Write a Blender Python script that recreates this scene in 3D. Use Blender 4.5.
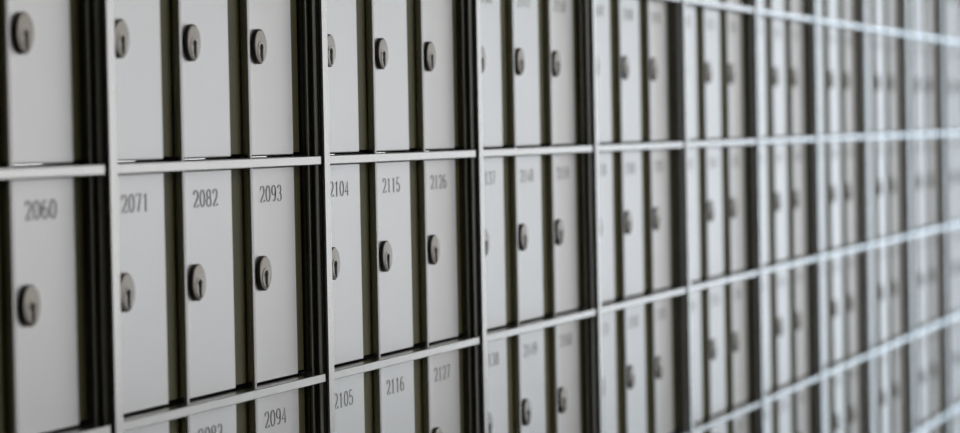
import bpy, math, random
from mathutils import Vector, Matrix

random.seed(7)
MM = 0.001
for o in list(bpy.data.objects):
    bpy.data.objects.remove(o)
SC = bpy.context.scene
COL = SC.collection

# ------------------------------------------------------------------ measures
PITCH = 0.315                    # one rack (three columns) along the wall
ROW = 0.12412                    # height of one row
Z1 = 1.586                       # height of the rail under row 1
RACKS = range(-1, 11)
SHIFT = {-1: 0.003, 0: 0.0018}   # racks stand a few millimetres off the even pitch
COLSHIFT = {(-1, 2): 0.0012, (0, 1): -0.0035, (0, 2): -0.0035}   # and so do single columns
ROWS = range(0, 7)
BANK_TOP = Z1 + 2 * ROW          # rail above row 0
BANK_BOT = Z1 - 5 * ROW          # rail under row 6
X_A = RACKS[0] * PITCH
X_B = (RACKS[-1] + 1) * PITCH
# room: the bank stands in the wall y = 0, the room lies towards -y
RX0, RX1 = -4.2, 8.6
RY0 = -3.0
RH = 2.85

# ------------------------------------------------------------------ camera
F_PX = 3200.0
yaw, pit, rol = math.radians(73.6968), math.radians(-1.5250), math.radians(-1.1152)
cam = bpy.data.cameras.new('camera')
camo = bpy.data.objects.new('camera', cam)
COL.objects.link(camo)
fw = Vector((math.sin(yaw) * math.cos(pit), math.cos(yaw) * math.cos(pit), math.sin(pit)))
rt = fw.cross(Vector((0, 0, 1))).normalized()
up = rt.cross(fw)
r2 = math.cos(rol) * rt + math.sin(rol) * up
u2 = -math.sin(rol) * rt + math.cos(rol) * up
camloc = Vector((-4.4861 * PITCH, -1.8962 * PITCH, Z1 + 0.04677 * PITCH))
M = Matrix((r2, u2, -fw)).transposed().to_4x4()
M.translation = camloc
camo.matrix_world = M
cam.sensor_width = 36.0
cam.lens = F_PX / 960.0 * 36.0
cam.clip_start = 0.02
cam.dof.use_dof = True
cam.dof.focus_distance = (Vector((1.05 * PITCH, 0.012, Z1 - 0.05)) - camloc).dot(fw)
cam.dof.aperture_fstop = 10.0
SC.camera = camo

# ------------------------------------------------------------------ world and exposure
w = bpy.data.worlds.new('sky')
SC.world = w
w.use_nodes = True
bg = w.node_tree.nodes['Background']
bg.inputs['Color'].default_value = (0.98, 0.985, 1.0, 1)
bg.inputs['Strength'].default_value = 3.6
SC.view_settings.view_transform = 'Standard'
SC.view_settings.look = 'None'
SC.view_settings.exposure = 0.0
SC.view_settings.gamma = 1.0
SC.view_settings.use_curve_mapping = False
LAMP_W = 9.0                    # each added ceiling panel


# ------------------------------------------------------------------ materials
def mat(name, color, rough=0.5, metal=0.0, noise=None, emit=None, bump=0.0):
    m = bpy.data.materials.new(name)
    m.use_nodes = True
    nt = m.node_tree
    b = nt.nodes['Principled BSDF']
    b.inputs['Base Color'].default_value = (*color, 1)
    b.inputs['Roughness'].default_value = rough
    b.inputs['Metallic'].default_value = metal
    if emit:
        b.inputs['Emission Color'].default_value = (*color, 1)
        b.inputs['Emission Strength'].default_value = emit
    if noise:
        sc, amt, ramt = noise
        tc = nt.nodes.new('ShaderNodeTexCoord')
        mp = nt.nodes.new('ShaderNodeMapping')
        mp.inputs['Scale'].default_value = sc
        nz = nt.nodes.new('ShaderNodeTexNoise')
        nz.inputs['Scale'].default_value = 1.0
        nz.inputs['Detail'].default_value = 4
        nt.links.new(tc.outputs['Object'], mp.inputs['Vector'])
        nt.links.new(mp.outputs['Vector'], nz.inputs['Vector'])
        mx = nt.nodes.new('ShaderNodeMixRGB')
        mx.inputs['Color1'].default_value = (*[c * (1 - amt) for c in color], 1)
        mx.inputs['Color2'].default_value = (*[min(1, c * (1 + amt)) for c in color], 1)
        nt.links.new(nz.outputs['Fac'], mx.inputs['Fac'])
        nt.links.new(mx.outputs['Color'], b.inputs['Base Color'])
        mr = nt.nodes.new('ShaderNodeMapRange')
        mr.inputs['To Min'].default_value = rough - ramt
        mr.inputs['To Max'].default_value = rough + ramt
        nt.links.new(nz.outputs['Fac'], mr.inputs['Value'])
        nt.links.new(mr.outputs['Result'], b.inputs['Roughness'])
        if bump:
            bp = nt.nodes.new('ShaderNodeBump')
            bp.inputs['Strength'].default_value = bump
            bp.inputs['Distance'].default_value = 0.0002
            nt.links.new(nz.outputs['Fac'], bp.inputs['Height'])
            nt.links.new(bp.outputs['Normal'], b.inputs['Normal'])
    return m


ALU = mat('satin_aluminium', (0.85, 0.85, 0.855), 0.34, 0.5, ((900, 900, 30), 0.03, 0.04))
ALU_FRAME = mat('frame_aluminium', (0.535, 0.535, 0.525), 0.24, 1.0, ((700, 700, 40), 0.02, 0.03))
LOCK_MET = mat('lock_nickel', (0.25, 0.228, 0.20), 0.32, 1.0, ((300, 300, 300), 0.08, 0.05))
PLUG_MET = mat('plug_nickel', (0.31, 0.283, 0.245), 0.28, 1.0, ((400, 400, 400), 0.06, 0.04))
DARK = mat('keyhole_black', (0.01, 0.01, 0.01), 0.7)
INSIDE = mat('box_inside', (0.03, 0.03, 0.028), 0.7)
INK = mat('number_ink', (0.25, 0.25, 0.255), 0.55)
PAINT = mat('white_wall_paint', (0.72, 0.72, 0.70), 0.75, 0, ((6, 6, 6), 0.02, 0.03))
OLIVE = mat('dark_olive_walls', (0.16, 0.15, 0.10), 0.6, 0, ((3, 3, 0.5), 0.2, 0.08))  # unseen walls coloured dark so the near-side faces of the racks mirror dark
FLOORM = mat('dark_floor_vinyl', (0.12, 0.115, 0.10), 0.35, 0, ((8, 8, 8), 0.12, 0.08))
CEIL = mat('ceiling_paint', (0.30, 0.30, 0.29), 0.85, 0, ((10, 10, 10), 0.03, 0.03))
GREYMETAL = mat('grey_door_frame', (0.22, 0.23, 0.24), 0.4, 0.6)
LAMPM = mat('added_lamp_diffuser', (1.0, 0.98, 0.95), 0.5, 0, None, 1.3)


def glass(name, tint):
    m = bpy.data.materials.new(name)
    m.use_nodes = True
    nt = m.node_tree
    nt.nodes.remove(nt.nodes['Principled BSDF'])
    t = nt.nodes.new('ShaderNodeBsdfTransparent')
    t.inputs['Color'].default_value = (*tint, 1)
    g = nt.nodes.new('ShaderNodeBsdfGlossy')
    g.inputs['Roughness'].default_value = 0.0
    mx = nt.nodes.new('ShaderNodeMixShader')
    mx.inputs['Fac'].default_value = 0.06
    nt.links.new(t.outputs[0], mx.inputs[1])
    nt.links.new(g.outputs[0], mx.inputs[2])
    nt.links.new(mx.outputs[0], nt.nodes['Material Output'].inputs['Surface'])
    return m


GLASS = glass('grey_tinted_glass', (0.607, 0.603, 0.60))
BLUEGLASS = glass('blue_tinted_glass', (0.84, 0.93, 1.0))
JAMBM = mat('dark_olive_jamb', (0.24, 0.22, 0.095), 0.55, 0.0, ((500, 500, 20), 0.1, 0.05))  # dark olive colour of the channel floors
CAPM = mat('dull_divider_cap', (0.42, 0.41, 0.40), 0.4, 1.0, ((700, 700, 40), 0.03, 0.03))
STRIPM = mat('black_shade_strip', (0.035, 0.035, 0.032), 0.5)  # black colour stands in for dark reflections along the flank
BARREL = mat('shaded_lock_barrel', (0.10, 0.09, 0.085), 0.35, 1.0)  # near-black colour puts the shade of the barrel side into the metal


# ------------------------------------------------------------------ mesh helpers
class MB:
    def __init__(self):
        self.v, self.f, self.m = [], [], []

    def add(self, vs, fs, mi=0):
        o = len(self.v)
        self.v += [tuple(p) for p in vs]
        self.f += [tuple(i + o for i in f) for f in fs]
        self.m += [mi] * len(fs)

    def box(self, x0, x1, y0, y1, z0, z1, bev=0.0):
        """box; with bev the four edges of the -y face are chamfered"""
        b = bev
        if b <= 0:
            vs = [(x0, y0, z0), (x1, y0, z0), (x1, y1, z0), (x0, y1, z0), (x0, y0, z1), (x1, y0, z1), (x1, y1, z1), (x0, y1, z1)]
            fs = [(0, 1, 5, 4), (1, 2, 6, 5), (2, 3, 7, 6), (3, 0, 4, 7), (4, 5, 6, 7), (3, 2, 1, 0)]
        else:
            vs = [(x0 + b, y0, z0 + b), (x1 - b, y0, z0 + b), (x1 - b, y0, z1 - b), (x0 + b, y0, z1 - b),
                  (x0, y0 + b, z0), (x1, y0 + b, z0), (x1, y0 + b, z1), (x0, y0 + b, z1),
                  (x0, y1, z0), (x1, y1, z0), (x1, y1, z1), (x0, y1, z1)]
            fs = [(0, 1, 2, 3), (4, 5, 1, 0), (5, 6, 2, 1), (6, 7, 3, 2), (7, 4, 0, 3),
                  (8, 9, 5, 4), (9, 10, 6, 5), (10, 11, 7, 6), (11, 8, 4, 7), (11, 10, 9, 8)]
        self.add(vs, fs)

    def prism(self, prof, z0, z1):
        """closed profile in x,y (counter-clockwise seen from +z) drawn up along z"""
        n = len(prof)
        vs = [(x, y, z0) for x, y in prof] + [(x, y, z1) for x, y in prof]
        fs = [(i, (i + 1) % n, n + (i + 1) % n, n + i) for i in range(n)]
        fs += [tuple(range(n - 1, -1, -1)), tuple(range(n, 2 * n))]
        self.add(vs, fs)

    def lathe_y(self, prof, cx, cz, n=40, cap=True):
        """profile of (radius, y) turned about the y axis; last ring is capped towards -y"""
        vs = []
        for r, y in prof:
            for i in range(n):
                a = 2 * math.pi * i / n
                vs.append((cx + r * math.cos(a), y, cz + r * math.sin(a)))
        fs = []
        for k in range(len(prof) - 1):
            for i in range(n):
                j = (i + 1) % n
                fs.append((k * n + i, k * n + j, (k + 1) * n + j, (k + 1) * n + i))
        if cap:
            fs.append(tuple((len(prof) - 1) * n + i for i in range(n)))
        self.add(vs, fs)

    def mesh(self, name, m):
        me = bpy.data.meshes.new(name)
        me.from_pydata(self.v, [], self.f)
        for q in (m if isinstance(m, (list, tuple)) else [m]):
            me.materials.append(q)
        me.update()
        return me


def link(name, me, parent=None, loc=(0, 0, 0)):
    o = bpy.data.objects.new(name, me)
    COL.objects.link(o)
    o.location = loc
    if parent:
        o.parent = parent
    return o


def smooth(me, ang=0.7):
    for p in me.polygons:
        p.use_smooth = True
    me.set_sharp_from_angle(angle=ang)


def struct(name, m, *boxes):
    b = MB()
    for x in boxes:
        b.box(*x)
    o = link(name, b.mesh(name, m))
    o['kind'] = 'structure'
    return o


# ------------------------------------------------------------------ the room
T = 0.15
BY = 0.036                        # back of the rack frames
struct('floor', FLOORM, (RX0 - T, RX1 + T, RY0 - T, 0.6, -0.1, 0))
struct('ceiling', CEIL, (RX0 - T, RX1 + T, RY0 - T, 0.6, RH, RH + 0.1))
struct('wall_left', OLIVE, (RX0 - T, RX0, RY0 - T, 0.6, 0, RH))
G = 0.002
struct('wall_back', PAINT,
       (RX0, RX1, 0.004, 0.4, BANK_TOP + 0.03 + G, RH),
       (RX0, RX1, 0.004, 0.4, 0, BANK_BOT - 0.03 - G),
       (RX0, X_A - 0.004 - G, 0.004, 0.4, BANK_BOT - 0.03 - G, BANK_TOP + 0.03 + G),
       (X_B + 0.014 + G, RX1, 0.004, 0.4, BANK_BOT - 0.03 - G, BANK_TOP + 0.03 + G))
struct('trim_1', ALU_FRAME, (X_A - 0.004, X_B + 0.014, 0.0005, 0.05, BANK_TOP + 0.0027, BANK_TOP + 0.03))
struct('trim_2', ALU_FRAME, (X_A - 0.004, X_B + 0.014, 0.0005, 0.05, BANK_BOT - 0.03, BANK_BOT - 0.0027))
XS = 0.2                          # the opposite wall: darkened up to here for dark reflections, white beyond
struct('wall_front_dark', OLIVE, (RX0, XS, RY0 - T, RY0, 0, RH))
WX0, WX1, WZ0, WZ1 = 2.6, 8.35, 0.75, 2.4     # unseen ribbon window, added to throw level light on the bank
struct('wall_front', PAINT, (XS, WX0, RY0 - T, RY0, 0, RH), (WX1, RX1, RY0 - T, RY0, 0, RH),
       (WX0, WX1, RY0 - T, RY0, 0, WZ0), (WX0, WX1, RY0 - T, RY0, WZ1, RH))
NW = 4
wf = [(WX0, WX1, RY0 - 0.10, RY0 - 0.05, WZ0, WZ0 + 0.05), (WX0, WX1, RY0 - 0.10, RY0 - 0.05, WZ1 - 0.05, WZ1)]
wx = [WX0 + (WX1 - WX0 - 0.05) * q / NW for q in range(NW + 1)]
wf += [(x, x + 0.05, RY0 - 0.10, RY0 - 0.05, WZ0 + 0.05, WZ1 - 0.05) for x in wx]
win = struct('added_window_1', ALU_FRAME, *wf)
for q in range(NW):
    g = MB()
    g.box(wx[q] + 0.05, wx[q + 1], RY0 - 0.08, RY0 - 0.07, WZ0 + 0.05, WZ1 - 0.05)
    link('pane', g.mesh('pane', GLASS), win)
wl = bpy.data.lights.new('window_daylight', 'AREA')
wl.shape = 'RECTANGLE'
wl.size, wl.size_y = WX1 - WX0, WZ1 - WZ0
wl.cycles.is_portal = True
wo = link('window_daylight', wl, None, ((WX0 + WX1) / 2, RY0 - 0.13, (WZ0 + WZ1) / 2))
wo.rotation_euler = (math.radians(90), 0, 0)
# right end wall with a glazed entrance beside the bank
DY0, DY1, DZ = -1.28, -0.05, 2.45
SY0, SY1 = -2.93, -1.36            # unseen end-wall window, added to even out the door reflections
struct('wall_right', PAINT,
       (RX1, RX1 + T, RY0 - T, SY0, 0, RH), (RX1, RX1 + T, SY1, DY0, 0, RH), (RX1, RX1 + T, SY0, SY1, 0, WZ0), (RX1, RX1 + T, SY0, SY1, WZ1, RH),
       (RX1, RX1 + T, DY1, 0.6, 0, RH), (RX1, RX1 + T, DY0, DY1, DZ, RH))
w2 = struct('added_window_2', ALU_FRAME,
            (RX1 + 0.04, RX1 + 0.09, SY0, SY0 + 0.04, WZ0, WZ1), (RX1 + 0.04, RX1 + 0.09, SY1 - 0.04, SY1, WZ0, WZ1),
            (RX1 + 0.04, RX1 + 0.09, SY0 + 0.04, SY1 - 0.04, WZ0, WZ0 + 0.04), (RX1 + 0.04, RX1 + 0.09, SY0 + 0.04, SY1 - 0.04, WZ1 - 0.04, WZ1))
g = MB()
g.box(RX1 + 0.06, RX1 + 0.07, SY0 + 0.04, SY1 - 0.04, WZ0 + 0.04, WZ1 - 0.04)
link('pane', g.mesh('pane', GLASS), w2)
d1 = struct('door_1', GREYMETAL,
            (RX1 + 0.03, RX1 + 0.09, DY0, DY0 + 0.04, 0, DZ), (RX1 + 0.03, RX1 + 0.09, DY1 - 0.04, DY1, 0, DZ),
            (RX1 + 0.03, RX1 + 0.09, (DY0 + DY1) / 2 - 0.03, (DY0 + DY1) / 2 + 0.03, 0, DZ),
            (RX1 + 0.03, RX1 + 0.09, DY0 + 0.04, DY1 - 0.04, 0, 0.12), (RX1 + 0.03, RX1 + 0.09, DY0 + 0.04, DY1 - 0.04, DZ - 0.07, DZ))
for a, b_ in ((DY0 + 0.04, (DY0 + DY1) / 2 - 0.03), ((DY0 + DY1) / 2 + 0.03, DY1 - 0.04)):
    g = MB()
    g.box(RX1 + 0.055, RX1 + 0.065, a, b_, 0.12, DZ - 0.07)
    link('pane', g.mesh('pane', BLUEGLASS), d1)
pl = bpy.data.lights.new('entrance_daylight', 'AREA')
pl.shape = 'RECTANGLE'
pl.size, pl.size_y = DZ, DY1 - SY0
pl.cycles.is_portal = True
po = link('entrance_daylight', pl, None, (RX1 + 0.12, (SY0 + DY1) / 2, DZ / 2))
po.rotation_euler = (0, math.radians(90), 0)
# unseen ceiling lamps, added as extra light for the room
lamp_b, lamp_d = MB(), MB()
lamp_b.box(-0.62, 0.62, -0.32, 0.32, -0.05, 0)
lamp_d.box(-0.58, 0.58, -0.28, 0.28, -0.056, -0.0505)
lm1, lm2 = lamp_b.mesh('added_lamp_housing', GREYMETAL), lamp_d.mesh('diffuser', LAMPM)
ORDS = ['first', 'second', 'third', 'fourth', 'fifth', 'sixth', 'seventh', 'eighth', 'ninth', 'tenth', 'eleventh', 'twelfth', 'thirteenth']
for i, x in enumerate((1.6, 3.6, 5.6, 7.4)):
    e = link('added_ceiling_lamp', None, None, (x, -2.35, RH - 0.001))
    e['label'] = 'added flat white ceiling lamp over the aisle, %s counted away from the camera' % ORDS[i]
    e['category'] = 'lamp'
    e['group'] = 'added ceiling lamps over the aisle'
    link('added_lamp_housing', lm1, e)
    link('diffuser', lm2, e)
    L = bpy.data.lights.new('added_lamp_light', 'AREA')
    L.shape = 'RECTANGLE'
    L.size, L.size_y = 1.1, 0.52
    L.energy = LAMP_W
    L.color = (1.0, 0.98, 0.95)
    link('added_lamp_light', L, e, (0, 0, -0.06))

# ------------------------------------------------------------------ the racks
U0 = 17.5 * MM                   # left edge of the first divider in a rack
CP = 99.7 * MM                   # column pitch
DOOR_Y = 10.3 * MM
zb, zt = BANK_BOT - 0.0025, BANK_TOP + 0.0025

# upright: bright front nose, ribbed flank on the near side
up_prof = [(x * MM, y * MM) for x, y in [(0, 34), (0, 0.5), (0.5, 0), (9.8, 0), (10.4, 0.6), (10.4, 34)]]
# flank with two raised ribs, and black strips between them that paint in its dark reflections
fl_prof = [(x * MM, y * MM) for x, y in [(-0.05, 34), (-2.2, 34), (-2.2, 11.4), (-0.9, 10.6), (-0.9, 9.6), (-3.4, 9.2), (-3.4, 8.6), (-1.2, 7.3), (-0.7, 7.2), (-0.7, 5.4),
                                         (-2.2, 5.0), (-2.2, 4.5), (-0.6, 3.4), (-0.05, 2.6)]]


def ccw(p):
    a = sum(p[i][0] * p[(i + 1) % len(p)][1] - p[(i + 1) % len(p)][0] * p[i][1] for i in range(len(p)))
    return p if a > 0 else p[::-1]


def extrude(name, prof, m):
    b = MB(); b.prism(ccw(prof), zb, zt)
    return b.mesh(name, m)


ME_UP = extrude('upright', up_prof, ALU_FRAME)
ME_FL = extrude('flank', fl_prof, ALU_FRAME)
ME_SHADE = extrude('shade_strip', [(x * MM, y * MM) for x, y in [(-0.05, 2.5), (-0.05, 0.7), (-0.5, 1.0), (-0.6, 2.3)]], STRIPM)
ME_SHADE2 = extrude('shade_strip', [(x * MM, y * MM) for x, y in [(-0.65, 7.1), (-0.65, 5.5), (-1.3, 5.6), (-1.3, 7.0)]], STRIPM)
# rail between two rows
b = MB(); b.box(10.4 * MM, 310.2 * MM, 0.9 * MM, 34 * MM, -2.5 * MM, 2.5 * MM, 0.35 * MM); ME_RAIL = b.mesh('rail', ALU_FRAME)
# divider on the near side of each door: a web with a bright aluminium cap
ME_DIV = extrude('divider', [(x * MM, y * MM) for x, y in [(0.3, 34), (0.3, 9.2), (3.6, 9.2), (3.6, 34)]], ALU_FRAME)
ME_CAP = extrude('divider_cap', [(x * MM, y * MM) for x, y in [(0, 9.2), (0, 8.5), (0.5, 8.1), (3.5, 8.1), (3.9, 8.5), (3.9, 9.2)]], CAPM)


def rack_word(k):
    i = k - RACKS[0]
    return ORDS[i]


for k in RACKS:
    r = link('mailbox_rack', None, None, (k * PITCH + SHIFT.get(k, 0), 0, 0))
    r['label'] = 'silver metal frame with three columns of mailboxes, %s rack from the left edge' % rack_word(k)
    r['category'] = 'mailbox rack'
    r['group'] = 'mailbox racks along the wall'
    for nm, me in (('upright', ME_UP), ('flank', ME_FL), ('shade_strip', ME_SHADE), ('shade_strip', ME_SHADE2)):
        link(nm, me, r)
    if k == RACKS[-1]:
        for nm, me in (('upright', ME_UP), ('flank', ME_FL), ('shade_strip', ME_SHADE), ('shade_strip', ME_SHADE2)):
            link(nm, me, r, (PITCH, 0, 0))
    for j in range(-1, 7):
        link('rail', ME_RAIL, r, (0, 0, Z1 - (j - 1) * ROW))
    for i in range(3):
        dv = link('divider', ME_DIV, r, (COLSHIFT.get((k, i), 0) + U0 + i * CP, 0, 0))
        link('divider_cap', ME_CAP, dv)


# ------------------------------------------------------------------ number glyphs: thick upright strokes, thin level ones
def arc(cx, cy, rx, ry, a0, a1, n=14):
    return [(cx + rx * math.cos(math.radians(a0 + (a1 - a0) * i / n)), cy + ry * math.sin(math.radians(a0 + (a1 - a0) * i / n))) for i in range(n + 1)]


W = 0.84
DIG = {
    '0': [arc(W / 2, 0.5, 0.36, 0.5, 0, 360, 28)],
    '1': [[(0.20, 0.84), (0.42, 1.0), (0.42, 0.0)], [(0.2, 0.0), (0.64, 0.0)]],
    '2': [arc(0.41, 0.70, 0.33, 0.30, 170, -20, 14) + [(0.62, 0.46), (0.10, 0.0)], [(0.10, 0.0), (0.76, 0.0)], [(0.76, 0.0), (0.77, 0.14)]],
    '3': [arc(0.39, 0.74, 0.31, 0.26, 160, -80, 14), arc(0.39, 0.25, 0.35, 0.25, 85, -165, 16)],
    '4': [[(0.60, 0.0), (0.60, 1.0), (0.06, 0.28), (0.80, 0.28)]],
    '5': [[(0.70, 1.0), (0.18, 1.0), (0.14, 0.54)], arc(0.39, 0.31, 0.35, 0.31, 140, -160, 18)],
    '6': [arc(0.44, 0.48, 0.36, 0.50, 60, 200, 14) , arc(0.42, 0.30, 0.34, 0.30, 0, 360, 24)],
    '7': [[(0.08, 0.86), (0.08, 1.0), (0.76, 1.0), (0.34, 0.0)]],
    '8': [arc(0.42, 0.75, 0.29, 0.25, 0, 360, 22), arc(0.42, 0.25, 0.35, 0.27, 0, 360, 24)],
    '9': [arc(0.42, 0.70, 0.34, 0.30, 0, 360, 24), arc(0.40, 0.52, 0.36, 0.50, 20, -120, 14)],
}
PX, PY = 0.12, 0.018            # half pen widths across and up


def number_mesh(txt, cx, cz, y, h=8.6 * MM, pitch=9.2 * MM):
    b = MB()
    x = cx - pitch * len(txt) / 2 + (pitch - W * h) / 2
    for ch in txt:
        for pl_ in DIG[ch]:
            L_, R_ = [], []
            n = len(pl_)
            for i, (px, py) in enumerate(pl_):
                ax, ay = pl_[max(i - 1, 0)]
                bx, by = pl_[min(i + 1, n - 1)]
                tx, ty = bx - ax, by - ay
                q = math.hypot(tx, ty) or 1
                nx, ny = -ty / q, tx / q
                hw = math.hypot(PX * nx, PY * ny)
                L_.append((x + (px + nx * hw) * h, y, cz + (py + ny * hw - 0.5) * h))
                R_.append((x + (px - nx * hw) * h, y, cz + (py - ny * hw - 0.5) * h))
            b.add(L_ + R_, [(i, i + 1, n + i + 1, n + i) for i in range(n - 1)])
        x += pitch
    return b.mesh('number', INK)


# ------------------------------------------------------------------ one mailbox: origin at the divider edge, on its lower rail
D0, D1 = 6.0 * MM, 76.6 * MM     # door from left to right
DZ0, DZ1 = 3.8 * MM, ROW - 3.0 * MM
b = MB(); b.box(D0, D1, DOOR_Y, DOOR_Y + 1.9 * MM, DZ0, DZ1, 0.4 * MM); ME_DOOR = b.mesh('door', ALU)
# recessed channel floor beside the door, towards the next divider or upright
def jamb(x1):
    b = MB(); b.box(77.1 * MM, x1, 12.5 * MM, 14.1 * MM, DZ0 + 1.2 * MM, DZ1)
    return b.mesh('jamb', JAMBM)


ME_JAMB = jamb(CP - 0.3 * MM)
ME_JAMB_NARROW = jamb(CP - 3.8 * MM)
ME_JAMB_END = jamb(309.6 * MM - U0 - 2 * CP)
# compartment behind the door, open to the front
b = MB()
bx0, bx1, by0, by1, bz0, bz1 = 6.2 * MM, 91.0 * MM, 16.0 * MM, 300 * MM, 3.0 * MM, ROW - 3.0 * MM
vs = [(bx0, by0, bz0), (bx1, by0, bz0), (bx1, by0, bz1), (bx0, by0, bz1), (bx0, by1, bz0), (bx1, by1, bz0), (bx1, by1, bz1), (bx0, by1, bz1)]
b.add(vs, [(0, 1, 5, 4), (1, 2, 6, 5), (2, 3, 7, 6), (3, 0, 4, 7), (4, 5, 6, 7)])
ME_BODY = b.mesh('compartment', INSIDE)
LX, LZ = 20.4 * MM, ROW - 60.7 * MM
LR = 9.6 * MM
b = MB()
b.lathe_y([(LR, DOOR_Y), (LR, DOOR_Y - 2.00 * MM), (LR - 0.3 * MM, DOOR_Y - 2.30 * MM)], LX, LZ, 44)
ME_LOCK = b.mesh('lock', BARREL); smooth(ME_LOCK)
b = MB()
b.lathe_y([(LR - 0.3 * MM, DOOR_Y - 2.30 * MM), (LR - 0.6 * MM, DOOR_Y - 2.55 * MM), (LR - 1.2 * MM, DOOR_Y - 2.60 * MM)], LX, LZ, 44)
ME_FACE = b.mesh('lock_face', LOCK_MET); smooth(ME_FACE)
PZ = LZ - 2.6 * MM
b = MB()
b.lathe_y([(5.6 * MM, DOOR_Y - 2.60 * MM), (5.6 * MM, DOOR_Y - 2.80 * MM), (5.2 * MM, DOOR_Y - 2.95 * MM), (4.4 * MM, DOOR_Y - 2.95 * MM),
           (4.0 * MM, DOOR_Y - 2.80 * MM)], LX, PZ, 36)
ME_PLUG = b.mesh('lock_plug', PLUG_MET); smooth(ME_PLUG)
b = MB()
b.lathe_y([(1.9 * MM, DOOR_Y - 2.75 * MM), (1.9 * MM, DOOR_Y - 3.02 * MM)], LX + 0.4 * MM, PZ + 2.2 * MM, 16)
b.box(LX - 1.1 * MM, LX + 1.9 * MM, DOOR_Y - 3.02 * MM, DOOR_Y - 2.75 * MM, PZ - 5.2 * MM, PZ + 2.6 * MM)
ME_KEY = b.mesh('keyhole', DARK)
NX, NZ = 37.8 * MM, ROW - 17.4 * MM

ROWTXT = {0: 'two rows above 2060 row', 1: 'one row above 2060 row', 2: 'in the 2060 row', 3: 'one row below 2060 row',
          4: 'two rows below 2060 row', 5: 'three rows below 2060 row', 6: 'four rows below 2060 row'}
COLTXT = ('left', 'middle', 'right')
READABLE = {2060, 2071, 2082, 2093, 2104, 2115, 2126, 2137, 2094, 2105, 2116, 2127}
for k in RACKS:
    for i in range(3):
        for r in ROWS:
            num = 2058 + r + 11 * (3 * k + i + 1)
            o = link('mailbox', None, None, (k * PITCH + SHIFT.get(k, 0) + COLSHIFT.get((k, i), 0) + U0 + i * CP, 0, Z1 - (r - 1) * ROW))
            if num in READABLE:
                o['label'] = 'silver mailbox numbered %d, %s column of %s rack, %s' % (num, COLTXT[i], rack_word(k), ROWTXT[r])
            else:
                o['label'] = 'silver mailbox, %s column of %s rack from left, %s' % (COLTXT[i], rack_word(k), ROWTXT[r])
            o['category'] = 'mailbox'
            o['group'] = 'silver mailboxes in the wall racks'
            link('door', ME_DOOR, o)
            link('jamb', ME_JAMB_END if i == 2 else ME_JAMB_NARROW if (k, i) == (0, 0) else ME_JAMB, o)
            link('compartment', ME_BODY, o)
            lk = link('lock', ME_LOCK, o)
            lk['label'] = 'round nickel cylinder lock'
            link('lock_face', ME_FACE, lk)
            link('lock_plug', ME_PLUG, lk)
            link('keyhole', ME_KEY, lk)
            link('number', number_mesh(str(num), NX, NZ, DOOR_Y - 0.06 * MM), o)
